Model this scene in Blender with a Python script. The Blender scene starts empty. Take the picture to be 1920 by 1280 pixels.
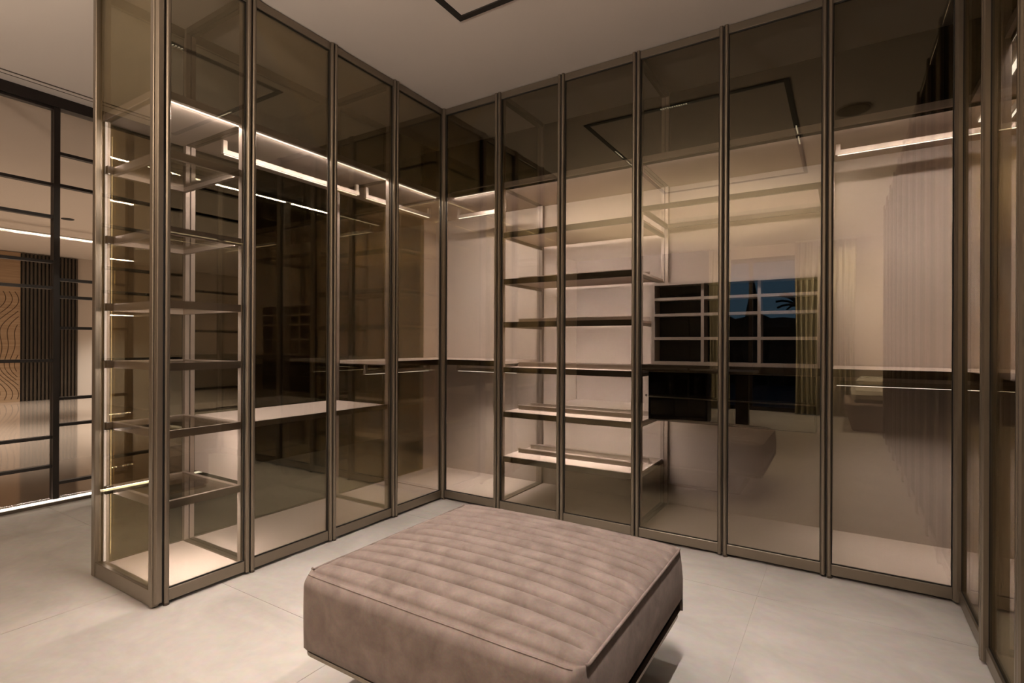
import bpy, bmesh, math, random
from mathutils import Vector, Matrix, noise
random.seed(3)
S = bpy.context.scene
COL = S.collection
PI = math.pi

# ------------------------------------------------------------------ camera
F_PX, CX, CY = 991.385, 960.0, 644.76
YAW, ROLL = 0.5582, 0.0042
cam_d = bpy.data.cameras.new('camera')
cam_d.sensor_width = 36.0
cam_d.lens = F_PX * 36.0 / 1920.0
cam_d.shift_y = (CY - 640.0) / 1920.0
cam_d.clip_start = 0.02
cam = bpy.data.objects.new('camera', cam_d)
COL.objects.link(cam)
_r = Vector((math.cos(YAW), math.sin(YAW), 0)); _f = Vector((-math.sin(YAW), math.cos(YAW), 0)); _u = Vector((0, 0, 1))
_r2 = _r * math.cos(ROLL) + _u * math.sin(ROLL); _u2 = -_r * math.sin(ROLL) + _u * math.cos(ROLL)
mw = Matrix((_r2, _u2, -_f)).transposed().to_4x4()
mw.translation = Vector((2.4449, -2.9717, 1.1142))
cam.matrix_world = mw
S.camera = cam

# ------------------------------------------------------------------ view, world
S.view_settings.view_transform = 'Standard'
S.view_settings.look = 'None'
S.view_settings.gamma = 1.0
S.view_settings.use_curve_mapping = False
S.view_settings.exposure = 0.0
S.cycles.transparent_max_bounces = 48
S.cycles.max_bounces = 14
S.cycles.glossy_bounces = 6
S.cycles.diffuse_bounces = 4
S.cycles.caustics_reflective = False
S.cycles.caustics_refractive = False
S.cycles.sample_clamp_indirect = 4.0

W = bpy.data.worlds.new('dusk'); S.world = W; W.use_nodes = True
nt = W.node_tree
bg = nt.nodes['Background']
tc = nt.nodes.new('ShaderNodeTexCoord'); sp = nt.nodes.new('ShaderNodeSeparateXYZ'); rp = nt.nodes.new('ShaderNodeValToRGB')
nt.links.new(tc.outputs['Generated'], sp.inputs[0]); nt.links.new(sp.outputs['Z'], rp.inputs[0]); nt.links.new(rp.outputs[0], bg.inputs[0])
rp.color_ramp.elements[0].position = 0.0; rp.color_ramp.elements[0].color = (0.14, 0.30, 0.62, 1)
rp.color_ramp.elements[1].position = 0.6; rp.color_ramp.elements[1].color = (0.04, 0.10, 0.32, 1)
bg.inputs[1].default_value = 0.9

WARM = (1.0, 0.86, 0.775)
WARM2 = (1.0, 0.84, 0.70)

def area(name, loc, sx, sy, power, direction=(0, 0, -1), color=WARM, xaxis=None, spread=PI):
    d = bpy.data.lights.new(name, 'AREA'); d.shape = 'RECTANGLE'; d.size = sx; d.size_y = sy
    d.energy = power; d.color = color; d.spread = spread
    o = bpy.data.objects.new(name, d); COL.objects.link(o)
    z = -Vector(direction).normalized()
    x = Vector(xaxis) if xaxis else Vector((1, 0, 0))
    x = (x - z * x.dot(z)).normalized(); y = z.cross(x)
    m = Matrix((x, y, z)).transposed().to_4x4(); m.translation = Vector(loc); o.matrix_world = m
    return o

def spot(name, loc, power, size=2.2, blend=0.7, radius=0.04, target=None, color=WARM):
    d = bpy.data.lights.new(name, 'SPOT'); d.energy = power; d.spot_size = size; d.spot_blend = blend
    d.shadow_soft_size = radius; d.color = color
    o = bpy.data.objects.new(name, d); COL.objects.link(o); o.location = loc
    if target:
        o.rotation_euler = (Vector(target) - Vector(loc)).to_track_quat('-Z', 'Y').to_euler()
    return o

K_TRACK = 6.8     # ceiling track spots
K_LED = 1.0        # wardrobe led strips (scale)
H = 2.8
XC = 2.885
# dressing room: light of the ceiling track
TX0, TX1, TY0, TY1 = 0.765, 2.14, -2.92, -0.795
TRACK_ROWS = [(1.43, TY1, 'x'), (TX0, -1.5, 'y'), (TX1, -1.70, 'y'), (TX0, -1.78, 'y'), (TX1, -1.95, 'y')]
for sx_, sy_, ax_ in TRACK_ROWS:
    area('track_row', (sx_, sy_, H - 0.0085), 0.19 if ax_ == 'x' else 0.008, 0.008 if ax_ == 'x' else 0.19, K_TRACK * (0.5 if ax_ == 'x' else 1.0), spread=1.45)
# hall line light and bedroom lamps, plus added hall spots and uplighter
area('hall_line_down', (-7.4, 0.2, H - 0.135), 0.04, 3.3, 30, (0, 0, -1), WARM2)
for hx, hy in ((-5.2, -1.0), (-5.2, 1.5), (-6.5, -2.0), (-6.5, 2.4), (-9.3, -0.8), (-9.3, 2.0)):
    spot('hall_fill_spot', (hx, hy, H - 0.02), 400, 1.5, 0.7, 0.05, (hx, hy, 0), (1, .93, .86))  # added spots without fixtures; their floor bounce brightens the hall ceiling
area('added_ceiling_uplight', (0.7, -4.3, 1.80), 0.26, 0.26, 182, (0, 0, 1), WARM2)  # added uplight behind the camera to brighten the ceiling
for bx in (0.6, 2.0):
    spot('bedroom_downlight', (bx, -5.6, H - 0.02), 45, 2.2, 0.8, 0.05, (bx + .2, -6.7, 0.9))
spot('curtain_wash', (2.6, -6.2, H - 0.02), 170, 2.4, 0.8, 0.05, (2.6, -6.75, 0.8))
spot('bedroom_downlight', (1.2, -4.2, H - 0.02), 14, 2.5, 0.8, 0.05, (1.2, -4.2, 0))

# ------------------------------------------------------------------ materials
def mat(name):
    m = bpy.data.materials.new(name); m.use_nodes = True
    n = m.node_tree.nodes; b = n['Principled BSDF']
    return m, n, m.node_tree.links, b

def simple(name, col, rough=0.5, metal=0.0, spec=0.5, nscale=0, namt=0.0, bump=0.0, stretch=(1, 1, 1)):
    m, n, l, b = mat(name)
    b.inputs['Base Color'].default_value = (*col, 1); b.inputs['Roughness'].default_value = rough
    b.inputs['Metallic'].default_value = metal; b.inputs['Specular IOR Level'].default_value = spec
    if nscale:
        t = n.new('ShaderNodeTexCoord'); mp = n.new('ShaderNodeMapping'); mp.inputs['Scale'].default_value = stretch
        nz = n.new('ShaderNodeTexNoise'); nz.inputs['Scale'].default_value = nscale; nz.inputs['Detail'].default_value = 6
        l.new(t.outputs['Object'], mp.inputs[0]); l.new(mp.outputs[0], nz.inputs['Vector'])
        mx = n.new('ShaderNodeMix'); mx.data_type = 'RGBA'
        mx.inputs[6].default_value = (*[c * (1 - namt) for c in col], 1)
        mx.inputs[7].default_value = (*[min(1, c * (1 + namt)) for c in col], 1)
        l.new(nz.outputs['Fac'], mx.inputs[0]); l.new(mx.outputs[2], b.inputs['Base Color'])
        if bump:
            bp = n.new('ShaderNodeBump'); bp.inputs['Strength'].default_value = bump; bp.inputs['Distance'].default_value = 0.002
            l.new(nz.outputs['Fac'], bp.inputs['Height']); l.new(bp.outputs[0], b.inputs['Normal'])
    return m

def glass(name, tint, r0, rcol=(1, 1, 1), fres=0.6):
    """thin tinted pane: tinted straight transmission plus mirror reflection that grows towards grazing"""
    m = bpy.data.materials.new(name); m.use_nodes = True
    n = m.node_tree.nodes; l = m.node_tree.links
    n.remove(n['Principled BSDF']); out = n['Material Output']
    tr = n.new('ShaderNodeBsdfTransparent'); tr.inputs[0].default_value = (*tint, 1)
    gl = n.new('ShaderNodeBsdfGlossy'); gl.inputs['Color'].default_value = (*rcol, 1); gl.inputs['Roughness'].default_value = 0.0
    fr = n.new('ShaderNodeFresnel'); fr.inputs['IOR'].default_value = 1.5
    mu = n.new('ShaderNodeMath'); mu.operation = 'MULTIPLY_ADD'; mu.use_clamp = True
    mu.inputs[1].default_value = fres; mu.inputs[2].default_value = r0
    l.new(fr.outputs[0], mu.inputs[0])
    mx = n.new('ShaderNodeMixShader'); l.new(mu.outputs[0], mx.inputs[0]); l.new(tr.outputs[0], mx.inputs[1]); l.new(gl.outputs[0], mx.inputs[2])
    l.new(mx.outputs[0], out.inputs[0])
    return m

def emit(name, col, s):
    m, n, l, b = mat(name)
    b.inputs['Base Color'].default_value = (*col, 1)
    b.inputs['Emission Color'].default_value = (*col, 1); b.inputs['Emission Strength'].default_value = s
    return m

M = {}
M['bronze'] = simple('bronze_anodised_metal', (0.26, 0.222, 0.175), 0.36, 0.85, 0.5)
M['champagne'] = simple('champagne_metal', (0.45, 0.375, 0.315), 0.42, 0.6, 0.5)
M['darkmetal'] = simple('dark_bronze_metal', (0.105, 0.083, 0.062), 0.4, 0.6)
M['blackmetal'] = simple('black_metal', (0.018, 0.013, 0.011), 0.42, 0.3)
M['gasket'] = simple('black_gasket', (0.012, 0.010, 0.008), 0.7)
M['lacquer'] = simple('beige_textile_panel', (0.64, 0.54, 0.47), 0.55, 0, 0.3, 3, 0.012, 0.0)
M['board'] = simple('pale_taupe_board', (0.66, 0.55, 0.48), 0.5, 0, 0.35, 90, 0.04, 0.03)
M['voidwall'] = simple('shade_dark_upper_panel', (0.022, 0.018, 0.012), 0.6, 0, 0.3, 30, 0.05)  # shade of the unlit void above the lids, put into the panel colour
M['smoke'] = simple('black_drawer_glass', (0.004, 0.004, 0.004), 0.04, 0, 0.6)
M['darkwood'] = simple('dark_wood_back', (0.010, 0.0085, 0.007), 0.55, 0, 0.2, 14, 0.35, 0.1, (1, 1, 8))
M['glass'] = glass('bronze_glass', (0.725, 0.715, 0.695), 0.075, (1, .90, .64), 0.35)
M['rearglass'] = glass('bronze_rear_glass', (0.70, 0.71, 0.67), 0.045, (1, .93, .74), 0.35)
M['shelfglass'] = glass('smoked_shelf_glass', (0.66, 0.65, 0.62), 0.01, (1, .95, .88), 0.5)
M['clear'] = glass('clear_glass', (0.96, 0.94, 0.92), 0.0, (1, 1, 1), 0.3)
M['led'] = emit('led_diffuser', (1.0, 0.88, 0.72), 4.0)
M['ledsoft'] = emit('led_profile_soft', (1.0, 0.86, 0.76), 0.9)
M['lens'] = emit('spot_lens', (1.0, 0.92, 0.8), 3.0)
M['ceiling'] = simple('ceiling_paint', (0.84, 0.76, 0.685), 0.85, 0, 0.2, 3, 0.02)
M['wallpaint'] = simple('wall_paint', (0.68, 0.60, 0.52), 0.85, 0, 0.2, 4, 0.02)
M['curtain'] = simple('curtain_linen', (0.50, 0.46, 0.34), 0.9, 0, 0.1, 60, 0.10, 0.2, (1, 1, .1))
M['grey'] = simple('grey_upholstery', (0.33, 0.27, 0.235), 0.9, 0, 0.2, 70, 0.08, 0.1)
M['white'] = simple('white_matte', (0.70, 0.66, 0.58), 0.6)
M['hallwood'] = None
M['foliage'] = simple('dark_foliage', (0.012, 0.018, 0.010), 0.8, 0, 0.2, 20, 0.4)
M['ground'] = simple('dark_terrace', (0.03, 0.028, 0.025), 0.8)

def floor_mat():
    m, n, l, b = mat('stone_tile')
    t = n.new('ShaderNodeTexCoord'); n1 = n.new('ShaderNodeTexNoise'); n1.inputs['Scale'].default_value = 2.2; n1.inputs['Detail'].default_value = 9; n1.inputs['Roughness'].default_value = 0.62; n1.inputs['Distortion'].default_value = 0.6
    n2 = n.new('ShaderNodeTexNoise'); n2.inputs['Scale'].default_value = 30; n2.inputs['Detail'].default_value = 5
    mp = n.new('ShaderNodeMapping'); mp.inputs['Scale'].default_value = (1.0, 1.6, 1); mp.inputs['Rotation'].default_value = (0, 0, .5)
    l.new(t.outputs['Object'], mp.inputs[0]); l.new(mp.outputs[0], n1.inputs['Vector']); l.new(t.outputs['Object'], n2.inputs['Vector'])
    r = n.new('ShaderNodeValToRGB'); r.color_ramp.elements[0].position = 0.3; r.color_ramp.elements[1].position = 0.72
    r.color_ramp.elements[0].color = (0.42, 0.395, 0.365, 1); r.color_ramp.elements[1].color = (0.575, 0.545, 0.51, 1)
    l.new(n1.outputs['Fac'], r.inputs[0])
    mx = n.new('ShaderNodeMix'); mx.data_type = 'RGBA'; mx.blend_type = 'OVERLAY'; mx.inputs[0].default_value = 0.12
    l.new(r.outputs[0], mx.inputs[6]); l.new(n2.outputs['Color'], mx.inputs[7]); l.new(mx.outputs[2], b.inputs['Base Color'])
    b.inputs['Roughness'].default_value = 0.5; b.inputs['Specular IOR Level'].default_value = 0.35
    bp = n.new('ShaderNodeBump'); bp.inputs['Strength'].default_value = 0.08; bp.inputs['Distance'].default_value = 0.002
    l.new(n2.outputs['Fac'], bp.inputs['Height']); l.new(bp.outputs[0], b.inputs['Normal'])
    return m
M['floor'] = floor_mat()
M['grout'] = simple('grout', (0.62, 0.57, 0.52), 0.9)
M['polished'] = simple('polished_floor', (0.55, 0.45, 0.36), 0.06, 0.35, 0.8, 1.5, 0.10)

def suede():
    m, n, l, b = mat('taupe_nubuck')
    t = n.new('ShaderNodeTexCoord'); n1 = n.new('ShaderNodeTexNoise'); n1.inputs['Scale'].default_value = 13; n1.inputs['Detail'].default_value = 8; n1.inputs['Roughness'].default_value = 0.6; n1.inputs['Distortion'].default_value = 0.4
    n2 = n.new('ShaderNodeTexNoise'); n2.inputs['Scale'].default_value = 160; n2.inputs['Detail'].default_value = 4
    l.new(t.outputs['Object'], n1.inputs['Vector']); l.new(t.outputs['Object'], n2.inputs['Vector'])
    r = n.new('ShaderNodeValToRGB')
    r.color_ramp.elements[0].position = 0.32; r.color_ramp.elements[0].color = (0.128, 0.099, 0.086, 1)
    r.color_ramp.elements[1].position = 0.70; r.color_ramp.elements[1].color = (0.222, 0.178, 0.158, 1)
    l.new(n1.outputs['Fac'], r.inputs[0])
    mx = n.new('ShaderNodeMix'); mx.data_type = 'RGBA'; mx.blend_type = 'OVERLAY'; mx.inputs[0].default_value = 0.18
    l.new(r.outputs[0], mx.inputs[6]); l.new(n2.outputs['Color'], mx.inputs[7]); l.new(mx.outputs[2], b.inputs['Base Color'])
    b.inputs['Roughness'].default_value = 0.85; b.inputs['Specular IOR Level'].default_value = 0.2
    b.inputs['Sheen Weight'].default_value = 0.12; b.inputs['Sheen Roughness'].default_value = 0.5
    b.inputs['Sheen Tint'].default_value = (1, .85, .75, 1)
    bp = n.new('ShaderNodeBump'); bp.inputs['Strength'].default_value = 0.25; bp.inputs['Distance'].default_value = 0.001
    l.new(n2.outputs['Fac'], bp.inputs['Height']); l.new(bp.outputs[0], b.inputs['Normal'])
    return m
M['suede'] = suede()

def carved_wood():
    m, n, l, b = mat('carved_oak')
    t = n.new('ShaderNodeTexCoord'); n1 = n.new('ShaderNodeTexNoise'); n1.inputs['Scale'].default_value = 3; n1.inputs['Detail'].default_value = 6
    mp = n.new('ShaderNodeMapping'); mp.inputs['Scale'].default_value = (1, 0.6, 14)
    l.new(t.outputs['Object'], mp.inputs[0]); l.new(mp.outputs[0], n1.inputs['Vector'])
    r = n.new('ShaderNodeValToRGB')
    r.color_ramp.elements[0].position = 0.3; r.color_ramp.elements[0].color = (0.36, 0.23, 0.13, 1)
    r.color_ramp.elements[1].position = 0.7; r.color_ramp.elements[1].color = (0.50, 0.345, 0.21, 1)
    l.new(n1.outputs['Fac'], r.inputs[0]); l.new(r.outputs[0], b.inputs['Base Color'])
    b.inputs['Roughness'].default_value = 0.55
    return m
M['hallwood'] = carved_wood()
M['groove'] = simple('carved_groove', (0.13, 0.075, 0.04), 0.7)

# ------------------------------------------------------------------ mesh helpers
class MB:
    def __init__(s): s.v = []; s.f = []; s.smooth = False
    def quad_box(s, p):               # 8 points
        b = len(s.v); s.v += [Vector(q) for q in p]
        for f in ((0, 3, 2, 1), (4, 5, 6, 7), (0, 1, 5, 4), (1, 2, 6, 5), (2, 3, 7, 6), (3, 0, 4, 7)):
            s.f.append(tuple(b + i for i in f))
        return s
    def box(s, x0, x1, y0, y1, z0, z1):
        return s.quad_box([(x0, y0, z0), (x1, y0, z0), (x1, y1, z0), (x0, y1, z0), (x0, y0, z1), (x1, y0, z1), (x1, y1, z1), (x0, y1, z1)])
    def extrude(s, prof, z0, z1):     # closed profile in xy along z
        b = len(s.v); n = len(prof)
        s.v += [Vector((x, y, z0)) for x, y in prof] + [Vector((x, y, z1)) for x, y in prof]
        for i in range(n):
            j = (i + 1) % n; s.f.append((b + i, b + j, b + n + j, b + n + i))
        s.f.append(tuple(b + i for i in reversed(range(n)))); s.f.append(tuple(b + n + i for i in range(n)))
        return s
    def cyl(s, c, r0, r1, z0, z1, n=16):
        b = len(s.v)
        for k, (r, z) in enumerate(((r0, z0), (r1, z1))):
            for i in range(n):
                a = 2 * PI * i / n; s.v.append(Vector((c[0] + r * math.cos(a), c[1] + r * math.sin(a), z)))
        for i in range(n):
            j = (i + 1) % n; s.f.append((b + i, b + j, b + n + j, b + n + i))
        s.f.append(tuple(b + i for i in reversed(range(n)))); s.f.append(tuple(b + n + i for i in range(n)))
        return s
    def tube(s, pts, r, n=6):
        b = len(s.v); pts = [Vector(p) for p in pts]
        for i, p in enumerate(pts):
            d = (pts[min(i + 1, len(pts) - 1)] - pts[max(i - 1, 0)]).normalized()
            up = Vector((0, 0, 1)) if abs(d.z) < .9 else Vector((1, 0, 0))
            a = d.cross(up).normalized(); c = a.cross(d)
            for k in range(n):
                t = 2 * PI * k / n; s.v.append(p + a * (r * math.cos(t)) + c * (r * math.sin(t)))
        for i in range(len(pts) - 1):
            for k in range(n):
                k2 = (k + 1) % n
                s.f.append((b + i * n + k, b + i * n + k2, b + (i + 1) * n + k2, b + (i + 1) * n + k))
        s.f.append(tuple(b + k for k in reversed(range(n)))); e = b + (len(pts) - 1) * n; s.f.append(tuple(e + k for k in range(n)))
        return s
    def mapped(s, fn): s.v = [Vector(fn(*p)) for p in s.v]; return s
    def build(s, name, m, parent=None, bevel=0.0, smooth=False):
        me = bpy.data.meshes.new(name)
        org = world_loc(parent)
        bm = bmesh.new()
        vs = [bm.verts.new(p - org) for p in s.v]
        for f in s.f:
            try: bm.faces.new([vs[i] for i in f])
            except ValueError: pass
        bmesh.ops.recalc_face_normals(bm, faces=bm.faces)
        if bevel:
            bmesh.ops.bevel(bm, geom=list(bm.edges), offset=bevel, segments=1, affect='EDGES')
        if smooth:
            for f in bm.faces: f.smooth = True
        bm.to_mesh(me); bm.free()
        me.materials.append(m)
        o = bpy.data.objects.new(name, me); COL.objects.link(o)
        if parent: o.parent = parent
        return o

def ring(mb, u0, u1, z0, z1, w, d0, d1, wz=None):
    """closed rectangular frame in the u-z plane as one connected piece"""
    wz = wz or w; b = len(mb.v)
    for d in (d0, d1):
        for (a, c) in ((u0, z0), (u1, z0), (u1, z1), (u0, z1)): mb.v.append(Vector((a, d, c)))
        for (a, c) in ((u0 + w, z0 + wz), (u1 - w, z0 + wz), (u1 - w, z1 - wz), (u0 + w, z1 - wz)): mb.v.append(Vector((a, d, c)))
    for k in range(4):
        n_ = (k + 1) % 4
        mb.f += [(b + k, b + n_, b + 4 + n_, b + 4 + k), (b + 8 + k, b + 12 + k, b + 12 + n_, b + 8 + n_),
                 (b + k, b + 8 + k, b + 8 + n_, b + n_), (b + 4 + k, b + 4 + n_, b + 12 + n_, b + 12 + k)]
    return mb
def flat_ring(mb, u0, u1, d0, d1, w, z0, z1):
    t_ = MB(); ring(t_, u0, u1, d0, d1, w, z0, z1)
    t_.v = [Vector((p.x, p.z, p.y)) for p in t_.v]
    o_ = len(mb.v); mb.v += t_.v; mb.f += [tuple(o_ + i for i in f) for f in t_.f]
    return mb

def world_loc(o):
    v = Vector((0, 0, 0))
    while o is not None:
        v += Vector(o.location); o = o.parent
    return v

def tag(o, label, cat, group=None):
    o['label'] = label; o['category'] = cat
    if group: o['group'] = group
    return o
def thing(name, label, cat, loc=(0, 0, 0), group=None):
    o = bpy.data.objects.new(name, None); o.empty_display_size = 0.1; COL.objects.link(o); o.location = loc
    return tag(o, label, cat, group)
def struct(o): o['kind'] = 'structure'; return o

mapA = lambda u, d, z: (-d, u, z)
mapB = lambda u, d, z: (u, d, z)
mapC = lambda u, d, z: (XC + d, u, z)

# ------------------------------------------------------------------ setting
fl = struct(MB().box(-2.2, 3.7, -7.0, 3.0, -0.08, -0.002).build('floor', M['grout']))
xs = [-2.2, -1.47, -0.27, 0.93, 2.13, 3.33, 3.7]
ys = [-7.0, -5.2, -4.0, -2.8, -1.6, -0.40, 0.8, 3.0]
for i in range(len(xs) - 1):
    for j in range(len(ys) - 1):
        g = 0.0009
        o = MB().box(xs[i] + g, xs[i + 1] - g, ys[j] + g, ys[j + 1] - g, -0.002, 0.0).build('tile', M['floor'], fl)
hall_floor = struct(MB().box(-11.0, -2.2, -5.0, 6.0, -0.08, 0.0).build('floor_hall', M['polished']))
ceil = struct(MB().box(-11.0, 3.7, -7.0, 6.0, H, H + 0.1).build('ceiling', M['ceiling']))
struct(MB().box(-0.62, 3.7, 0.625, 0.70, 0, H).build('wall_north', M['voidwall']))
struct(MB().box(3.51, 3.62, -7.0, 0.625, 0, H).build('wall_right', M['wallpaint']))
struct(MB().box(-0.70, -0.63, 0.60, 3.0, 0, H).build('wall_corridor', M['darkwood']))
struct(MB().box(-2.2, -0.63, 2.9, 3.0, 0, H).build('wall_corridor_end', M['darkwood']))
# back wall with the tall window opening (seen in the glass)
struct(MB().box(-2.2, 0.45, -7.0, -6.88, 0, H).build('wall_back', M['darkwood']))
struct(MB().box(2.25, 3.62, -7.0, -6.88, 0, H).build('wall_back', M['wallpaint']))
struct(MB().box(0.45, 2.25, -7.0, -6.88, 2.6, H).build('wall_back', M['wallpaint']))
struct(MB().box(-2.25, -2.15, -6.88, -3.0, 0, H).build('wall_left', M['wallpaint']))
win = struct(ring(MB(), 0.45, 2.25, 0.0, 2.6, 0.05, -6.98, -6.90, 0.07).build('window_1', M['blackmetal']))
MB().box(1.08, 1.14, -6.98, -6.90, 0.07, 2.53).build('window_post', M['blackmetal'], win)
MB().box(0.49, 1.09, -6.945, -6.935, 0.06, 2.55).build('pane', M['clear'], win)
MB().box(1.13, 2.21, -6.945, -6.935, 0.06, 2.55).build('pane', M['clear'], win)

# ceiling slot along the corridor
struct(MB().box(-1.965, -1.955, -6.0, 2.8, H - 0.004, H + 0.002).build('trim_1', M['darkmetal']))
struct(MB().box(-2.02, -2.016, -6.0, 2.8, H - 0.003, H + 0.002).build('trim_2', M['darkmetal']))

# ------------------------------------------------------------------ glass wardrobes
def stile_prof(u0, u1, d0, d1):
    w = u1 - u0; e = min(w, d1 - d0) * 0.28
    return [(u0 + e, d0), (u1 - e, d0), (u1, d0 + e), (u1, d1), (u0, d1), (u0, d0 + e)]

def door(t, mp, u0, u1, top=H - 0.004, gap=0.0032):
    lo, hi = min(u0, u1) + gap, max(u0, u1) - gap
    sw = 0.019
    dr = MB().box(lo + sw - 0.004, hi - sw + 0.004, -0.003, 0.003, 0.060, top - 0.038).mapped(mp).build('door', M['glass'], t)
    for za, zb in ((0.014, 0.064), (top - 0.042, top)):
        MB().box(lo + sw, hi - sw, -0.012, 0.012, za, zb).mapped(mp).build('rail', M['bronze'], dr, 0.0015)
    for a, c in ((lo, lo + sw), (hi - sw, hi)):
        MB().extrude(stile_prof(a, c, -0.024, 0.014), 0.012, top + 0.001).mapped(mp).build('stile', M['bronze'], dr)
    ring(MB(), lo + sw, hi - sw, 0.064, top - 0.042, 0.004, -0.0045, 0.0045).mapped(mp).build('gasket', M['gasket'], dr)
    MB().box(lo - 0.006, lo + 0.0004, -0.012, 0.013, 0.02, top).mapped(mp).build('edge_seal', M['gasket'], dr)
    MB().cyl((lo + 0.012, -0.010), 0.012, 0.012, 0.0, 0.012, 10).mapped(mp).build('floor_pivot', M['darkmetal'], dr)
    return dr

def upright(t, mp, u, depth=0.6, up=True, w=0.022, back=True):
    f = MB().box(u - w / 2, u + w / 2, 0.022, 0.050, 0.05, H)
    f.mapped(mp).build('upright', M['champagne'], t)
    if back:
        MB().box(u - w / 2, u + w / 2, depth - 0.030, depth - 0.004, 0.05, H).mapped(mp).build('upright', M['champagne'], t)
    for za, zb in ((2.17, 2.20), (H - 0.03, H), (0.05, 0.058)):
        MB().box(u - w / 2, u + w / 2, 0.05, depth - 0.03, za, zb).mapped(mp).build('side_rail', M['bronze'], t)

def carcass(t, mp, u0, u1, depth=0.6, back='panel', led=1.0):
    lo, hi = min(u0, u1) + .001, max(u0, u1) - .001
    MB().box(lo, hi, 0.016, depth, 0.004, 0.05).mapped(mp).build('floor_panel', M['board'], t)
    ld = MB().box(lo, hi, 0.050, depth, 2.172, 2.20).mapped(mp).build('lid', M['lacquer'], t)
    MB().box(lo, hi, 0.030, 0.046, 2.172, 2.205).mapped(mp).build('lid_trim', M['lacquer'], ld)
    if back == 'panel':
        MB().box(lo + 0.01, hi - 0.01, 0.047, 0.051, 2.158, 2.172).mapped(mp).build('led_profile', M['gasket'], ld)
        MB().box(lo + 0.015, hi - 0.015, 0.0512, 0.053, 2.161, 2.171).mapped(mp).build('led_strip', M['led'], ld)
    else:
        MB().box(lo + 0.015, hi - 0.015, 0.052, 0.060, 2.168, 2.172).mapped(mp).build('led_strip', M['led'], ld)
    if back == 'panel':
        MB().box(lo, hi, depth, depth + 0.02, 0.004, 2.20).mapped(mp).build('back_panel', M['lacquer'], t)
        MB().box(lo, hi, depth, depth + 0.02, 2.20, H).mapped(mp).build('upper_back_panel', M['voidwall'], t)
    else:
        p = MB().box(lo + .01, hi - .01, depth - 0.003, depth + 0.003, 0.05, H - .03).mapped(mp).build('rear_pane', M['rearglass'], t)
        r = ring(MB(), lo, hi, 0.004, H, 0.018, depth - 0.012, depth + 0.012, 0.05)
        r.mapped(mp).build('rear_frame', M['bronze'], t)
    if led:
        c = mp((lo + hi) / 2, 0.058, 2.166); L = hi - lo - 0.05
        ax = Vector(mp(1, 0, 0)) - Vector(mp(0, 0, 0)); inn = Vector(mp(0, 1, 0)) - Vector(mp(0, 0, 0))
        if back == 'panel':
            c = mp((lo + hi) / 2, 0.0545, 2.166)
            area('lid_led', c, L, 0.010, led * K_LED * 6.0 * L, inn * 0.7 + Vector((0, 0, -1)), WARM, ax, 2.4)
        else:
            area('lid_led', c, L, 0.008, led * K_LED * 8.0 * L, inn * 0.45 + Vector((0, 0, -1)), WARM, ax)

def hanging_rail(t, mp, u0, u1, z, d=0.3, led=1.0, ztop=None, lamp=True):
    lo, hi = min(u0, u1), max(u0, u1)
    r = MB().box(lo, hi, d - 0.011, d + 0.011, z, z + 0.024).mapped(mp).build('hanging_rail', M['champagne'], t)
    for u in (lo + 0.012, hi - 0.012):
        MB().box(u - 0.011, u + 0.011, d - 0.008, d + 0.008, z + 0.024, ztop).mapped(mp).build('bracket', M['champagne'], r)
    s = MB().box(lo + 0.01, hi - 0.01, d - 0.004, d + 0.004, z - 0.002, z).mapped(mp)
    if led:
        s.build('led_strip', M['led'] if lamp else M['ledsoft'], r)
        ax = Vector(mp(1, 0, 0)) - Vector(mp(0, 0, 0))
        if lamp: area('rail_led', mp((lo + hi) / 2, d, z - 0.006), hi - lo - 0.02, 0.007, led * K_LED * 2.6 * (hi - lo), (0, 0, -1), WARM, ax, 1.7)
    else:
        s.build('rail_underside', M['darkmetal'], r)

def mid_shelf(t, mp, u0, u1, z=0.975, d1=0.58, led=1.0):
    lo, hi = min(u0, u1), max(u0, u1)
    s = MB().box(lo, hi, 0.045, d1, z, z + 0.022).mapped(mp).build('shelf', M['board'], t)
    MB().box(lo, hi, 0.030, 0.045, z - 0.014, z + 0.024).mapped(mp).build('front_rail', M['darkmetal'], s)
    MB().box(lo, hi, 0.045, d1, z - 0.006, z - 0.0005).mapped(mp).build('underside_panel', M['darkmetal'], s)

# --- 1: end tower of the left partition
Y0, Y1, Y2 = -1.88, -1.4705, -0.4932
DA = 0.574
tw = thing('glass_wardrobe', 'slim bronze-framed glass wardrobe tower with six glass shelves at the free left end', 'wardrobe', (-0.28, -1.67, 0))
carcass(tw, mapA, Y0 + .012, Y1, DA, 'glass', 1.6)
door(tw, mapA, Y0 + 0.024, Y1)
# end face: fixed glazed frame facing the camera side
ef = MB().box(-DA + 0.018, -0.020, Y0 - 0.003, Y0 + 0.003, 0.068, H - 0.042).build('end_panel', M['glass'], tw)
for za, zb in ((0.004, 0.072), (H - 0.045, H)):
    MB().box(-DA + 0.022, -0.024, Y0 - 0.012, Y0 + 0.012, za, zb).build('rail', M['bronze'], ef, 0.0015)
for a, c in ((-DA - 0.012, -DA + 0.022), (-0.024, 0.004)):
    MB().extrude([(a, Y0 - 0.016), (c, Y0 - 0.016), (c, Y0 + 0.014), (a, Y0 + 0.014)], 0.004, H).build('stile', M['bronze'], ef, 0.003)
MB().extrude([(0.004, Y0 - 0.010), (0.020, Y0 - 0.004), (0.022, Y0 + 0.018), (0.004, Y0 + 0.018)], 0.02, H).build('corner_post', M['bronze'], tw, 0.002)
for u in (Y0 + 0.030, Y1 - 0.0135):
    upright(tw, mapA, u, DA)
for (x, y) in ((-DA + 0.034, Y0 + 0.022), (-0.034, Y0 + 0.022)):
    MB().box(x - 0.003, x + 0.003, y - 0.004, y + 0.004, 0.07, 2.165).build('led_profile', M['ledsoft'], tw)
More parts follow.
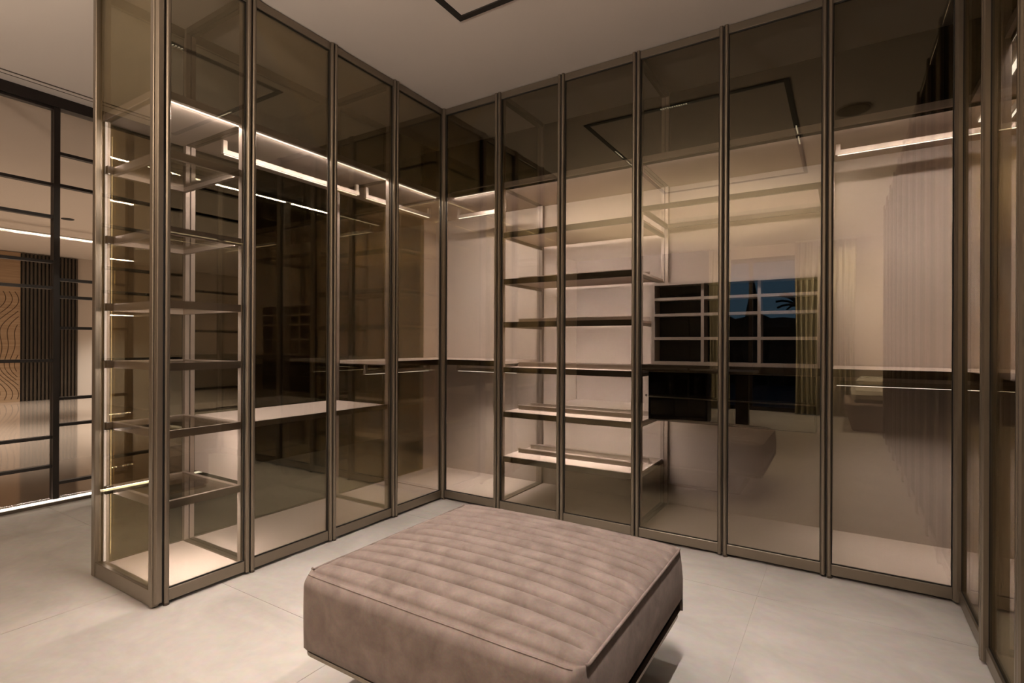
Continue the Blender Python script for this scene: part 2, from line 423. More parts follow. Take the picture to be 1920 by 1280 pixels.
area('tower_led', (-DA + 0.045, Y0 + 0.03, 1.1), 0.008, 2.0, 2.0 * K_LED, (1, 1, 0), WARM, (1, -1, 0))
area('tower_led', (-0.05, Y0 + 0.035, 1.1), 0.008, 2.0, 9.0 * K_LED, (-1, 1, 0), WARM, (1, 1, 0))
for z in (1.935, 1.603, 1.282, 1.010, 0.715, 0.410):
    a, b = Y0 + 0.045, Y1 - 0.022
    f = flat_ring(MB(), a, b, 0.026, DA - 0.024, 0.02, z - 0.018, z + 0.016)
    s = f.mapped(mapA).build('shelf', M['champagne'], tw)
    area('tower_shelf_led', (-0.052, (a + b) / 2, z - 0.012), 0.30, 0.006, (2.2 if z > .5 else 4.0) * K_LED, (-.8, 0, -1), WARM, (0, 1, 0), 2.6)
    MB().box(a + 0.018, b - 0.018, 0.046, DA - 0.043, z + 0.004, z + 0.012).mapped(mapA).build('glass_panel', M['shelfglass'], s)
    for da, db in ((DA - 0.060, DA - 0.030), (0.026, 0.050)):
        MB().box(Y0 + 0.018, a, da, db, z - 0.018, z + 0.018).mapped(mapA).build('shelf_support', M['blackmetal'], s)

# --- 2: two door hanging wardrobe with bench shelf
w2 = thing('glass_wardrobe', 'two-door bronze glass wardrobe with top hanging rail and pale bench shelf in the left partition', 'wardrobe', (-0.28, -0.98, 0))
carcass(w2, mapA, Y1, Y2, DA, 'glass', 1.3)
door(w2, mapA, Y1, (Y1 + Y2) / 2); door(w2, mapA, (Y1 + Y2) / 2, Y2)
upright(w2, mapA, Y1 + 0.0145, DA); upright(w2, mapA, Y2 - 0.012, DA)
hanging_rail(w2, mapA, Y1 + 0.035, Y2 - 0.03, 2.10, 0.3, 1.0, 2.172)
bs = MB().box(Y1 + 0.028, Y2 - 0.024, 0.040, 0.545, 0.700, 0.722).mapped(mapA).build('bench_shelf', M['board'], w2)
MB().box(Y1 + 0.028, Y2 - 0.024, 0.030, 0.040, 0.696, 0.724).mapped(mapA).build('front_rail', M['bronze'], bs)
MB().box(Y1 + 0.028, Y1 + 0.046, 0.060, 0.545, 0.420, 0.700).mapped(mapA).build('side_panel', M['board'], w2)
area('bench_led', (-0.30, (Y1 + Y2) / 2, 0.69), 0.9, 0.012, 2.0 * K_LED, (0, 0, -1), WARM, (0, 1, 0))

# --- 3: corner wardrobe, one door in each glass wall
XB1 = 0.4803
w3 = thing('glass_wardrobe', 'corner wardrobe with one glass door in each of the two meeting glass walls', 'wardrobe', (-0.1, 0.1, 0))
carcass(w3, mapA, Y2, 0.0, DA, 'glass', 1.2)
door(w3, mapA, Y2, -0.006); door(w3, mapB, 0.006, XB1)
# inner corner area
MB().box(-0.62, XB1, 0.016, 0.60, 0.004, 0.05).build('floor_panel', M['board'], w3)
ld = MB().box(-0.62, XB1, 0.03, 0.60, 2.172, 2.20).build('lid', M['lacquer'], w3)
MB().box(0.05, XB1, 0.030, 0.046, 2.166, 2.206).build('lid_trim', M['lacquer'], ld)
MB().box(0.06, XB1 - .01, 0.052, 0.060, 2.168, 2.172).build('led_strip', M['led'], ld)
area('lid_led', (0.24, 0.06, 2.164), 0.42, 0.012, 5.5 * K_LED, (0, .45, -1), WARM, (1, 0, 0))
MB().box(-0.62, XB1, 0.60, 0.62, 0.004, 2.20).build('back_panel', M['lacquer'], w3)
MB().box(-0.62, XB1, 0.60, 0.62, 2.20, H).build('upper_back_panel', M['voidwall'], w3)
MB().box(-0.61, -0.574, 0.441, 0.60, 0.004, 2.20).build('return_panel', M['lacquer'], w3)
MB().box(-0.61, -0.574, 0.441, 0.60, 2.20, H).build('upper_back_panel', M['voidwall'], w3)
MB().box(-DA - 0.003, -DA + 0.003, 0.0, 0.441, 0.05, H).build('rear_pane', M['rearglass'], w3)
MB().extrude([(-0.016, -0.010), (0.010, -0.010), (0.010, 0.016), (-0.016, 0.016)], 0.004, H).build('corner_post', M['darkmetal'], w3, 0.003)
upright(w3, mapA, Y2 + 0.012, DA); upright(w3, mapB, XB1 - 0.012, 0.6)
hanging_rail(w3, mapA, Y2 + 0.03, 0.20, 2.10, 0.3, 1.0, 2.172)
hanging_rail(w3, mapB, -0.10, XB1 - 0.13, 2.09, 0.3, 1.0, 2.172)
LP = [(-0.54, Y2 + .024), (-0.045, Y2 + .024), (-0.045, 0.045), (XB1 - .024, 0.045), (XB1 - .024, 0.58), (-0.56, 0.58), (-0.56, 0.43), (-0.54, 0.43)]
s = MB().extrude(LP, .975, .997).build('shelf', M['board'], w3)
MB().box(-0.045, -0.030, Y2 + .024, 0.03, .962, .999).build('front_rail', M['darkmetal'], s)
MB().box(-0.045, XB1 - .024, 0.030, 0.045, .962, .999).build('front_rail', M['darkmetal'], s)
MB().extrude(LP, .969, .9745).build('underside_panel', M['darkmetal'], s)
hanging_rail(w3, mapA, Y2 + 0.03, 0.20, 0.905, 0.3, 0.8, 0.97)
hanging_rail(w3, mapB, -0.10, XB1 - 0.03, 0.905, 0.3, 2.2, 0.97)

# --- 4: shoe shelf wardrobe
XB3 = 1.4355
w4 = thing('glass_wardrobe', 'two-door bronze glass wardrobe with six stacked shoe shelves, right of the corner', 'wardrobe', (0.96, 0.3, 0))
carcass(w4, mapB, XB1, XB3, 0.6, 'panel', 1.0)
door(w4, mapB, XB1, 0.9531); door(w4, mapB, 0.9531, XB3)
upright(w4, mapB, XB1 + 0.012); upright(w4, mapB, XB3 - 0.0135)
for z in (1.866, 1.552, 1.262, 0.958, 0.658, 0.356):
    a, b = XB1 + 0.006, XB3 - 0.004
    s = MB().box(a + .002, b - .002, 0.044, 0.555, z - 0.016, z - 0.002).build('shelf', M['board'], w4)
    MB().box(a, b, 0.030, 0.044, z - 0.036, z).build('front_rail', M['darkmetal'], s)
    for ua in (a, b - .016): MB().box(ua, ua + .016, 0.044, 0.57, z - 0.036, z - 0.016).build('side_rail', M['bronze'], s)
    for dd in (0.20, 0.37):
        pr = [(dd, z - .002), (dd + .006, z - .002), (dd + .006, z + .030), (dd - .012, z + .030), (dd - .012, z + .027), (dd, z + .027)]
        MB().extrude(pr, a + 0.035, b - 0.035).mapped(lambda p, q, r: (r, p, q)).build('shoe_rail', M['champagne'], s)
    if z < 0.5: continue
    MB().box(a + 0.03, b - 0.03, 0.052, 0.060, z - 0.020, z - 0.016).build('led_strip', M['led'], s)
    area('shelf_led', ((a + b) / 2, 0.0585, z - 0.022), 0.86, 0.008, 5.0 * K_LED, (0, .7, -1), WARM, (1, 0, 0), 2.5)

# --- 5: wardrobe with organizer and drawers
XB5 = 2.3812
w5 = thing('glass_wardrobe', 'two-door bronze glass wardrobe around the pigeonhole organizer and black drawers', 'wardrobe', (1.9, 0.3, 0))
carcass(w5, mapB, XB3, XB5, 0.6, 'panel', 1.0)
door(w5, mapB, XB3, 1.9105); door(w5, mapB, 1.9105, XB5)
upright(w5, mapB, XB3 + 0.012); upright(w5, mapB, XB5 - 0.012)
s = flat_ring(MB(), XB3 + 0.004, XB5 - 0.02, 0.030, 0.575, 0.02, 1.888, 1.916).build('glass_shelf', M['darkmetal'], w5)
MB().box(XB3 + 0.03, XB5 - 0.035, 0.05, 0.56, 1.906, 1.914).build('glass_panel', M['clear'], s)
area('shelf_led', (1.9, 0.058, 1.882), 0.86, 0.008, 7.0 * K_LED, (0, .12, -1), WARM, (1, 0, 0), 1.9)
s = MB().box(XB3 + 0.02, XB5 - 0.02, 0.044, 0.585, 0.976, 0.998).build('shelf', M['darkmetal'], w5)
MB().box(XB3 + 0.004, XB5 - 0.004, 0.026, 0.044, 0.964, 1.000).build('front_rail', M['darkmetal'], s)

og = thing('pigeonhole_organizer', 'taupe pigeonhole organizer with twelve dark compartments standing on the dark shelf', 'organizer', (1.925, 0.33, 1.0))
x0, x1, z0, z1, d0, d1 = 1.492, 2.356, 0.999, 1.474, 0.10, 0.56
MB().box(x0, x0 + .018, d0, d1, z0, z1).build('side_panel', M['board'], og)
MB().box(x1 - .018, x1, d0, d1, z0, z1).build('side_panel', M['board'], og)
MB().box(x0 + .018, x1 - .018, d0, d1, z1 - .016, z1).build('top_board', M['board'], og)
MB().box(x0 + .018, x1 - .018, d0, d1, z0, z0 + .018).build('bottom_board', M['board'], og)
MB().box(x0 + .018, x1 - .018, d1 - .35, d1 - .33, z0 + .018, z1 - .016).build('back_panel', M['darkwood'], og)
for z in (1.150, 1.286, 1.378):
    MB().box(x0 + .018, x1 - .018, d0 + .004, d1 - .35, z - .008, z + .008).build('shelf_board', M['board'], og)
zz = [z0 + .018, 1.142, 1.158, 1.278, 1.294, 1.370, 1.386, z1 - .016]
for x in (1.780, 2.070):
    for k in range(0, 8, 2): MB().box(x - .008, x + .008, d0 + .004, d1 - .35, zz[k], zz[k + 1]).build('divider', M['board'], og)

dw = thing('drawer_unit', 'black glass two-drawer unit hanging under the dark shelf below the pigeonholes', 'drawers', (1.9, 0.33, 0.67))
MB().box(1.472, 2.336, 0.115, 0.56, 0.668, 0.963).build('carcass', M['blackmetal'], dw)
for za, zb in ((0.674, 0.806), (0.822, 0.955)):
    d = MB().box(1.478, 2.330, 0.098, 0.114, za, zb).build('drawer', M['smoke'], dw, 0.002)
    MB().box(1.478, 2.330, 0.094, 0.114, zb, zb + 0.006).build('edge_pull', M['bronze'], d)
MB().cyl((0, 0), 0.007, 0.006, 0, 0.014, 12).mapped(lambda x, y, z: (1.466 - z * .6, 0.105 + y, 0.815 + x)).build('hinge_knob', M['darkmetal'], dw)

# --- 6: right corner wardrobe
w6 = thing('glass_wardrobe', 'right corner glass wardrobe with hanging rails above and below a dark shelf', 'wardrobe', (2.9, 0.2, 0))
carcass(w6, mapB, XB5, XC + 0.6, 0.6, 'panel', 0.9)
door(w6, mapB, XB5, XC - 0.008)
YC1 = -0.507
door(w6, mapC, -0.010, YC1)
MB().box(XC + 0.016, XC + 0.6, YC1, 0.016, 0.004, 0.05).build('floor_panel', M['board'], w6)
MB().box(XC + 0.03, XC + 0.6, YC1, 0.05, 2.172, 2.20).build('lid', M['lacquer'], w6)
MB().box(XC + 0.6, XC + 0.62, YC1, 0.6, 0.004, 2.20).build('back_panel', M['lacquer'], w6)
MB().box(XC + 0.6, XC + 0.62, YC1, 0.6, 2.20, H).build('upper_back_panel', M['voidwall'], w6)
MB().extrude([(XC - 0.012, -0.012), (XC + 0.014, -0.012), (XC + 0.014, 0.014), (XC - 0.012, 0.014)], 0.004, H).build('corner_post', M['bronze'], w6, 0.003)
upright(w6, mapB, XB5 + 0.012); upright(w6, mapC, YC1 + 0.012, 0.6)
hanging_rail(w6, mapB, XB5 + 0.03, XC + 0.45, 2.115, 0.3, 0.9, 2.172)
LP = [(XC + .045, YC1 + .03), (XC + .585, YC1 + .03), (XC + .585, .585), (XB5 + .024, .585), (XB5 + .024, .045), (XC + .045, .045)]
s = MB().extrude(LP, .976, .998).build('shelf', M['board'], w6)
MB().box(XB5 + .024, XC + 0.03, 0.030, 0.045, 0.962, 1.000).build('front_rail', M['darkmetal'], s)
MB().box(XC + .030, XC + .045, YC1 + .03, .045, .962, 1.0).build('front_rail', M['darkmetal'], s)
MB().extrude(LP, .969, .9755).build('underside_panel', M['darkmetal'], s)
hanging_rail(w6, mapB, XB5 + 0.03, XC + 0.45, 0.905, 0.3, 1.3, 0.97)
hanging_rail(w6, mapC, YC1 + 0.03, 0.22, 2.11, 0.18, 0.8, 2.172)
MB().box(XC + .100, XC + .116, YC1 + .02, .30, 2.166, 2.172).build('led_strip', M['led'], w6)

# --- right wall run towards and past the camera
runs = [(-0.507, -0.965, 1, 'narrow single-door glass wardrobe beside the right corner wardrobe'),
        (-0.965, -1.925, 2, 'glass hanging wardrobe second along the right wall, reflected in the left partition'),
        (-1.925, -2.885, 2, 'glass hanging wardrobe third along the right wall, beside the camera'),
        (-2.885, -3.845, 2, 'glass hanging wardrobe fourth along the right wall, behind the camera'),
        (-3.845, -4.805, 2, 'glass hanging wardrobe last along the right wall, nearest the bedroom window')]
for (a, b, nd, lab) in runs:
    w = thing('glass_wardrobe', lab, 'wardrobe', (XC + 0.3, (a + b) / 2, 0))
    carcass(w, mapC, a, b, 0.6, 'panel', 0.8)
    for k in range(nd):
        door(w, mapC, a + (b - a) * k / nd, a + (b - a) * (k + 1) / nd)
    upright(w, mapC, a - 0.012, 0.6); upright(w, mapC, b + 0.012, 0.6)
    hanging_rail(w, mapC, a - 0.03, b + 0.03, 2.115, 0.3, 0.8, 2.172, False)
    mid_shelf(w, mapC, a - 0.024, b + 0.024, 0.976, 0.585)
    hanging_rail(w, mapC, a - 0.03, b + 0.03, 0.905, 0.3, 0.7, 0.97, False)
    if b < -4.7:
        MB().box(XC, XC + 0.62, b - 0.02, b, 0.004, H).build('end_panel', M['bronze'], w)

# ------------------------------------------------------------------ ottoman
ot = thing('ottoman', 'square taupe nubuck ottoman with channel-quilted top on a recessed base', 'ottoman', (1.5, -1.5, 0))
OX0, OX1, OY0, OY1 = 1.054, 1.974, -1.955, -1.085
ZB, ZT = 0.198, 0.424
NCH, SEG, NX = 13, 14, 48
def ottoman_body():
    mb = MB()
    r = 0.035
    # profile in (y,z,quilt) from front bottom over the top to back bottom
    prof = []
    for k in range(7): prof.append((OY0, ZB + (ZT - r - ZB) * k / 6.0, -1))
    for k in range(1, 6):
        a = PI / 2 * k / 6; prof.append((OY0 + r - r * math.cos(a), ZT - r + r * math.sin(a), -1))
    ya, yb = OY0 + r, OY1 - r
    n = NCH * SEG
    for k in range(n + 1): prof.append((ya + (yb - ya) * k / n, ZT, k / SEG))
    for k in range(5, 0, -1):
        a = PI / 2 * k / 6; prof.append((OY1 - r + r * math.cos(a), ZT - r + r * math.sin(a), -1))
    for k in range(6, -1, -1): prof.append((OY1, ZB + (ZT - r - ZB) * k / 6.0, -1))
    rows = []
    for i in range(NX + 1):
        t = i / NX; x = OX0 + (OX1 - OX0) * t
        e = min(t, 1 - t) * (OX1 - OX0)
        crown = 0.036 * (1 - abs(2 * t - 1) ** 2.6)
        edge = 1.0
        # rounded left and right rim
        rr = 0.022
        drop = 0.0
        row = []
        for (y, z, q) in prof:
            v = (y - OY0) / (OY1 - OY0)
            zz = z; yy = y; xx = x
            hfac = (z - ZB) / (ZT - ZB)
            if q >= 0:
                zz += crown * (1 - abs(2 * v - 1) ** 2.6)
                ph = q - math.floor(q); sd = min(ph, 1 - ph)
                zz -= 0.013 * math.exp(-(sd / 0.07) ** 2) * min(1, e / 0.03)
                zz += 0.010 * math.sin(PI * ph) * min(1, e / 0.05)
            zz -= 0.008 * hfac
            # pull sides gently out at mid height
            bul = 0.008 * math.sin(PI * min(1, max(0, hfac)))
            if y < (OY0 + OY1) / 2 and q < 0: yy -= bul * (1 - (2 * t - 1) ** 6)
            elif q < 0: yy += bul * (1 - (2 * t - 1) ** 6)
            # plan corner rounding
            cr = 0.036
            if e < cr:
                k2 = cr - math.sqrt(max(0, cr * cr - (cr - e) ** 2))
                dy = k2 * 0.8
                if v < 0.5: yy += dy * max(0, 1 - v / 0.12)
                else: yy -= dy * max(0, 1 - (1 - v) / 0.12)
            if e < rr and q >= 0: zz -= 0.3 * (rr - math.sqrt(max(0, rr * rr - (rr - e) ** 2)))
            zz += 0.0012 * noise.noise(Vector((x * 9, y * 9, 3)))
            row.append(Vector((xx, yy, zz)))
        rows.append(row)
    m = len(prof)
    for row in rows: mb.v += row
    for i in range(NX):
        for k in range(m - 1):
            mb.f.append((i * m + k, i * m + k + 1, (i + 1) * m + k + 1, (i + 1) * m + k))
    # bottom
    for i in range(NX):
        mb.f.append((i * m, (i + 1) * m, (i + 1) * m + m - 1, i * m + m - 1))
    return mb, rows, m
mb, rows, mP = ottoman_body()
# end caps as strips (grid between the rim and an outward bulged middle)
for side, row, sg in ((0, rows[0], -1), (NX, rows[-1], 1)):
    base = side * mP
    cen = []
    half = (mP - 1) // 2
    b0 = len(mb.v)
    LV = 5
    for l in range(1, LV):
        f_ = l / LV
        for k in range(mP):
            p = row[k]
            zt = ZB + (p.z - ZB) * (1 - f_)
            mb.v.append(Vector((p.x + sg * 0.009 * math.sin(PI * f_), p.y, zt)))
    for l in range(LV):
        for k in range(mP - 1):
            def idx(L, K):
                if L == 0: return base + K
                return b0 + (L - 1) * mP + K
            if l < LV - 1:
                mb.f.append((idx(l, k), idx(l, k + 1), idx(l + 1, k + 1), idx(l + 1, k)))
cushion = mb.build('cushion', M['suede'], ot, 0, True)
# seams and piping (sub-parts)
for side, row, sg in ((0, rows[0], -1), (1, rows[-1], 1)):
    pts = [p + Vector((sg * 0.001, 0, 0.0015)) for p in row[11:-11:2]]
    MB().tube(pts, 0.0042, 6).build('piping', M['suede'], cushion, 0, True)
pts = [Vector((rows[i][10].x, rows[i][10].y - 0.0003, rows[i][10].z + 0.0005)) for i in range(1, NX, 1)]
MB().tube(pts, 0.0016, 5).build('seam', M['suede'], cushion, 0, True)
def rrect(i_, r_):
    pts = []
    for cx_, cy_, a0 in ((OX1 - i_ - r_, OY1 - i_ - r_, 0), (OX0 + i_ + r_, OY1 - i_ - r_, 90), (OX0 + i_ + r_, OY0 + i_ + r_, 180), (OX1 - i_ - r_, OY0 + i_ + r_, 270)):
        for k_ in range(6):
            a = math.radians(a0 + 18 * k_); pts.append((cx_ + r_ * math.cos(a), cy_ + r_ * math.sin(a)))
    return pts
MB().extrude(rrect(0.012, 0.04), ZB - 0.008, ZB + 0.002).build('shadow_gap', M['blackmetal'], ot)
MB().extrude(rrect(0.004, 0.045), ZB - 0.019, ZB - 0.008).build('metal_trim', M['bronze'], ot)
MB().box(OX0 + 0.20, OX1 - 0.20, OY0 + 0.20, OY1 - 0.20, 0.012, ZB - 0.019).build('base', M['blackmetal'], ot, 0.004)
MB().box(OX0 + 0.17, OX1 - 0.17, OY0 + 0.17, OY1 - 0.17, 0.0, 0.012).build('base_plate', M['darkmetal'], ot, 0.002)

# ------------------------------------------------------------------ ceiling track, speaker
tk = thing('ceiling_track_light', 'black rectangular recessed ceiling track with rows of tiny spotlights above the ottoman', 'light', (1.44, -1.85, H))
def bar(x0, x1, y0, y1): MB().box(x0, x1, y0, y1, H - 0.006, H + 0.03).build('track', M['gasket'], tk)
w_ = 0.017
bar(TX0 - w_, TX1 + w_, TY1 - w_, TY1 + w_); bar(TX0 - w_, TX1 + w_, TY0 - w_, TY0 + w_)
bar(TX0 - w_, TX0 + w_, TY0 + w_, TY1 - w_); bar(TX1 - w_, TX1 + w_, TY0 + w_, TY1 - w_)
def dots(cx, cy, ax, n=12, sp_=0.016):
    for k in range(n):
        o_ = (k - (n - 1) / 2) * sp_
        MB().cyl((cx + (o_ if ax == 'x' else 0), cy + (o_ if ax == 'y' else 0)), 0.0055, 0.0045, H - 0.0078, H - 0.006, 8).build('spotlight', M['lens'], tk)
for cx_, cy_, ax_ in TRACK_ROWS: dots(cx_, cy_, ax_)
sk = thing('ceiling_speaker', 'round flush ceiling speaker near the right glass wall, mirrored in the glass', 'speaker', (2.506, -1.524, H))
MB().cyl((2.506, -1.524), 0.115, 0.118, H - 0.006, H + 0.01, 32).build('rim', M['wallpaint'], sk)
MB().cyl((2.506, -1.524), 0.104, 0.104, H - 0.009, H - 0.006, 32).build('grille', M['darkmetal'], sk)

# ------------------------------------------------------------------ corridor grid partition and hall beyond
GX = -2.17
gp = thing('framed_glass_partition', 'tall black-framed glass partition with staggered bars at the far left', 'partition', (GX, -1.1, 0))
mull = [-2.89, -2.442, -1.994, -1.546, -1.098, -0.65, -0.2]
patt = [[2.72, 2.195, 1.975, 1.665, 1.487, 0.988, 0.462, 0.262], [2.42, 2.20, 1.548, 1.428, 1.213, 0.722, 0.540, 0.140]]
MB().box(GX - 0.04, GX + 0.04, -3.0, -0.18, H - 0.075, H - 0.001).build('header', M['blackmetal'], gp)
MB().box(GX - 0.04, GX + 0.05, -3.0, -0.18, 0.0, 0.022).build('threshold', M['darkmetal'], gp)
MB().box(GX + 0.020, GX + 0.032, -3.0, -0.18, 0.022, 0.034).build('led_strip', M['led'], gp)
area('threshold_led', (GX + 0.026, -1.6, 0.036), 0.008, 2.7, 4, (0.0, 0, 1), WARM, (1, 0, 0))
for i, y in enumerate(mull):
    MB().box(GX - 0.03, GX + 0.03, y - 0.017, y + 0.017, 0.034, H - 0.075).build('mullion', M['blackmetal'], gp)
for i in range(len(mull) - 1):
    a, b = mull[i] + 0.017, mull[i + 1] - 0.017
    P = patt[0] if i % 2 == 0 else patt[1]
    for z in P:
        MB().box(GX - 0.022, GX + 0.022, a, b, z - 0.010, z + 0.010).build('glazing_bar', M['blackmetal'], gp)
    MB().box(GX - 0.004, GX + 0.004, a, b, 0.034, H - 0.075).build('pane', M['clear'], gp)

FX = -10.64
struct(MB().box(FX - 0.1, FX, -5.0, 6.0, 0, H).build('wall_hall_far', M['wallpaint']))
struct(MB().box(FX, -2.2, -5.1, -5.0, 0, H).build('wall_hall_south', M['wallpaint']))
struct(MB().box(FX, -2.2, 6.0, 6.1, 0, H).build('wall_hall_north', M['wallpaint']))
struct(MB().box(-2.25, -2.15, -0.18, 6.0, 0, H).build('wall_corridor_west', M['darkwood']))
sp_ = thing('slatted_panel', 'dark vertical slatted wall panel seen through the black-framed glass', 'panel', (FX + 0.03, 1.0, 0))
MB().box(FX + 0.002, FX + 0.02, 0.556, 1.429, 0.0, H - 0.02).build('backing_board', M['gasket'], sp_)
ns = 15
for k in range(ns):
    y = 0.556 + (k + .5) * (0.873 / ns)
    MB().box(FX + 0.02, FX + 0.055, y - 0.016, y + 0.016, 0.0, H - 0.02).build('slat', M['darkmetal'], sp_)
cp = thing('carved_wood_panel', 'oak wall panel carved with flowing contour lines at the far left', 'panel', (FX + 0.03, -0.4, 0))
MB().box(FX + 0.002, FX + 0.03, -1.3, 0.55, 0.0, H - 0.02).build('board', M['hallwood'], cp)
gb = MB()
for k in range(16):
    pts = []
    for i in range(40):
        z = 0.05 + i * (2.0 / 39)
        y = -0.55 + k * 0.085 + 0.16 * math.sin(z * 3.4 + k * .12) + 0.07 * math.sin(z * 7.3 + .5)
        if y < 0.53: pts.append((FX + 0.031, y, z))
        elif len(pts) > 1: gb.tube(pts, 0.006, 4); pts = []
    if len(pts) > 1: gb.tube(pts, 0.006, 4)
o = gb.build('carved_lines', M['groove'], cp); o['kind'] = 'stuff'
ll = thing('ceiling_line_light', 'long thin ceiling line light in the hall behind the black-framed glass', 'light', (-7.4, 0.2, H))
MB().box(-7.43, -7.37, -1.5, 1.9, H - 0.125, H - 0.105).build('profile', M['white'], ll)
MB().box(-7.42, -7.38, -1.48, 1.88, H - 0.131, H - 0.125).build('diffuser', M['led'], ll)
for y_ in (-1.2, 1.6): MB().box(-7.402, -7.398, y_ - .002, y_ + .002, H - 0.105, H).build('suspension_wire', M['blackmetal'], ll)
dl = thing('ceiling_downlight', 'small dark round downlight in the hall ceiling behind the black-framed glass', 'light', (-6.551, -0.058, H))
MB().cyl((-6.551, -0.058), 0.07, 0.075, H - 0.008, H + 0.01, 20).build('housing', M['gasket'], dl)
fs = thing('floor_light_strip', 'glowing light strip recessed in the hall floor beside the black-framed glass', 'light', (-3.2, 0.2, 0))
MB().box(-5.4, -2.3, 0.60, 0.62, 0.0, 0.012).build('diffuser', M['led'], fs)

# ------------------------------------------------------------------ bedroom seen in the glass
def curtain(label, x0, x1, y, folds, ph):
    mb = MB(); n = folds * 10; rows_ = 14
    for side in (0, 1):
        for j in range(rows_ + 1):
            z = 0.012 + (2.76 - 0.012) * j / rows_
            for i in range(n + 1):
                t = i / n
                amp = 0.045 + 0.012 * math.sin(t * 17 + ph)
                xx = x0 + (x1 - x0) * t + 0.012 * math.sin(z * 1.7 + t * 9)
                yy = y + amp * math.sin(t * folds * 2 * PI + ph + .3 * math.sin(z * 1.3)) + (0.004 if side else 0)
                mb.v.append(Vector((xx, yy, z)))
    st = (rows_ + 1) * (n + 1)
    for side in (0, 1):
        for j in range(rows_):
            for i in range(n):
                a = side * st + j * (n + 1) + i
                mb.f.append((a, a + 1, a + n + 2, a + n + 1))
    for j in range(rows_):
        for i in (0, n):
            a = j * (n + 1) + i; mb.f.append((a, a + n + 1, st + a + n + 1, st + a))
    for i in range(n):
        for j in (0, rows_):
            a = j * (n + 1) + i; mb.f.append((a, a + 1, st + a + 1, st + a))
    t = thing('curtain', label, 'curtain', ((x0 + x1) / 2, y, 0))
    mb.build('fabric', M['curtain'], t, 0, True)
    MB().box(x0, x1, y - 0.012, y + 0.012, 2.762, 2.798).build('curtain_track', M['white'], t)
curtain('wide sage linen curtain right of the window, mirrored in the glass doors', 1.80, 2.62, -6.72, 11, 0.4)
curtain('narrow sage linen curtain left of the window, mirrored in the glass doors', 0.48, 0.82, -6.72, 5, 1.2)
dk = thing('desk', 'dark desk with drawer pedestal before the bedroom window, mirrored in the glass', 'desk', (0.6, -4.9, 0))
MB().box(-0.14, 1.45, -5.20, -4.60, 0.72, 0.76).build('tabletop', M['blackmetal'], dk, 0.003)
MB().box(1.20, 1.36, -4.99, -4.85, 0.0, 0.72).build('leg', M['blackmetal'], dk, 0.003)
MB().box(-0.10, 0.82, -5.16, -4.90, 0.0, 0.72).build('pedestal', M['blackmetal'], dk, 0.003)
for k in range(2): MB().box(-0.08 + .45 * k, 0.35 + .45 * k, -4.899, -4.885, 0.06, 0.69).build('drawer_front', M['smoke'], dk, 0.003)
bd = thing('bed', 'grey upholstered bed beyond the wardrobes, mirrored low in the right glass', 'bed', (3.0, -5.9, 0))
MB().quad_box([(2.56, -6.55, 0), (3.5, -6.55, 0), (3.5, -5.25, 0), (2.56, -5.25, 0), (2.46, -6.58, .36), (3.5, -6.58, .36), (3.5, -5.18, .36), (2.46, -5.18, .36)]).build('bed_base', M['grey'], bd, 0.02)
MB().box(2.55, 3.5, -6.5, -5.3, 0.36, 0.52).build('mattress', M['white'], bd, 0.05)
MB().box(2.62, 3.45, -6.48, -6.25, 0.52, 0.66).build('pillow', M['white'], bd, 0.06)
lp = thing('added_floor_lamp', 'added black uplighter floor lamp behind the camera, brightening the ceiling', 'lamp', (0.7, -4.3, 0))  # added unseen lamp, there to carry the ceiling uplight
MB().cyl((0.7, -4.3), 0.15, 0.14, 0, 0.02, 24).build('base', M['blackmetal'], lp)
MB().cyl((0.7, -4.3), 0.012, 0.012, 0.02, 1.72, 10).build('pole', M['blackmetal'], lp)
MB().cyl((0.7, -4.3), 0.05, 0.19, 1.72, 1.785, 24).build('bowl', M['blackmetal'], lp)
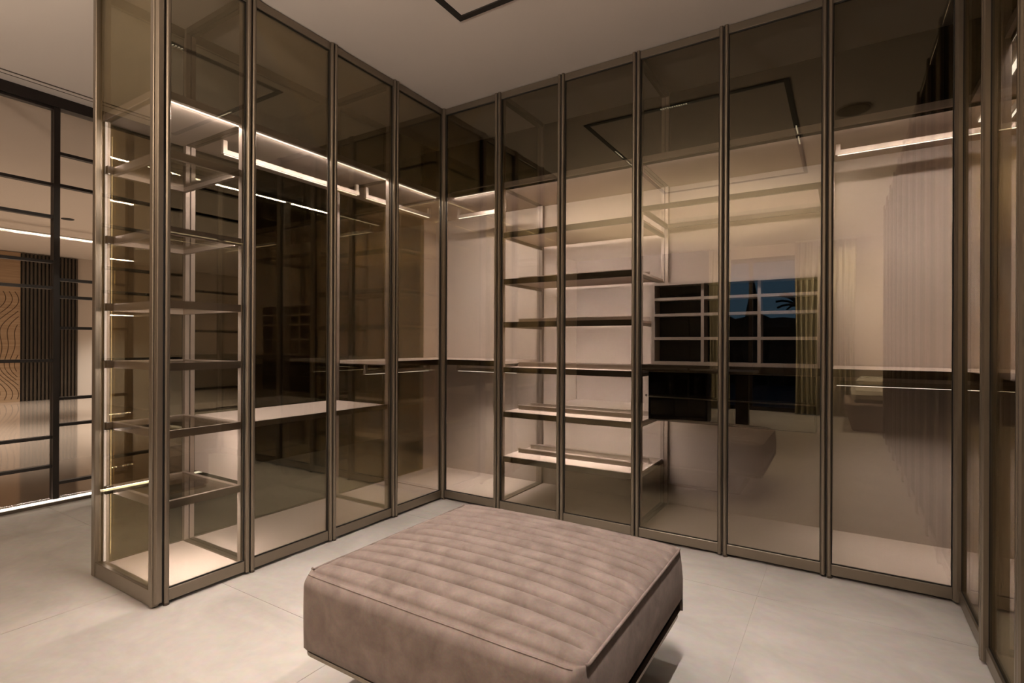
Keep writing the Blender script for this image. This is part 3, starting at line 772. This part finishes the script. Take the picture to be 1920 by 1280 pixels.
# ------------------------------------------------------------------ garden at dusk beyond the window
struct(MB().box(-12, 14, -30, -7.0, -0.3, -0.05).build('ground_terrace', M['ground']))
def hedge():
    mb = MB(); n, m_ = 60, 6
    for j in range(m_ + 1):
        for i in range(n + 1):
            x = -8 + 20 * i / n; z = -0.05 + 2.0 * j / m_
            k = noise.noise(Vector((x * 1.3, z * 1.5, 0)))
            mb.v.append(Vector((x, -14 + 0.5 * k, z + (0.35 * noise.noise(Vector((x * 2.1, 5, 0))) if j == m_ else 0))))
    for j in range(m_ + 1):
        for i in range(n + 1):
            v = mb.v[j * (n + 1) + i]; mb.v.append(v + Vector((0, -1.0, 0)))
    st = (m_ + 1) * (n + 1)
    for s_ in (0, st):
        for j in range(m_):
            for i in range(n):
                a = s_ + j * (n + 1) + i; mb.f.append((a, a + 1, a + n + 2, a + n + 1))
    for i in range(n):
        a = m_ * (n + 1) + i; mb.f.append((a, a + 1, st + a + 1, st + a))
    return mb
tag(hedge().build('hedge', M['foliage']), 'dark clipped garden hedge outside the window, mirrored in the glass', 'hedge')
pm = thing('palm_tree', 'small dark palm tree silhouetted against dusk sky in the mirrored window', 'tree', (1.55, -12.5, -0.05))
MB().tube([(1.55, -12.5, -0.05), (1.58, -12.5, 1.0), (1.56, -12.5, 2.05)], 0.07, 8).build('trunk', M['foliage'], pm)
for k in range(14):
    a = 2 * PI * k / 14; e = 0.7 + .3 * (k % 3)
    pts = [(1.56 + math.cos(a) * r_, -12.5 + math.sin(a) * r_, 2.05 + e * r_ - 1.1 * r_ * r_) for r_ in (0, .15, .3, .45, .6)]
    MB().tube(pts, 0.028, 4).build('frond', M['foliage'], pm)
cy = thing('cypress_tree', 'slim dark cypress outside the window, left of the palm in the mirror', 'tree', (0.45, -13.0, -0.05))
MB().cyl((0.35, -13.0), 0.06, 0.05, -0.05, 0.5, 8).build('trunk', M['foliage'], cy)
c_ = MB()
for z0_, z1_, r0_, r1_ in ((0.3, 1.0, .15, .3), (1.0, 2.0, .3, .2), (2.0, 2.9, .2, .02)): c_.cyl((0.35, -13.0), r0_, r1_, z0_, z1_, 10)
c_.build('crown', M['foliage'], cy)
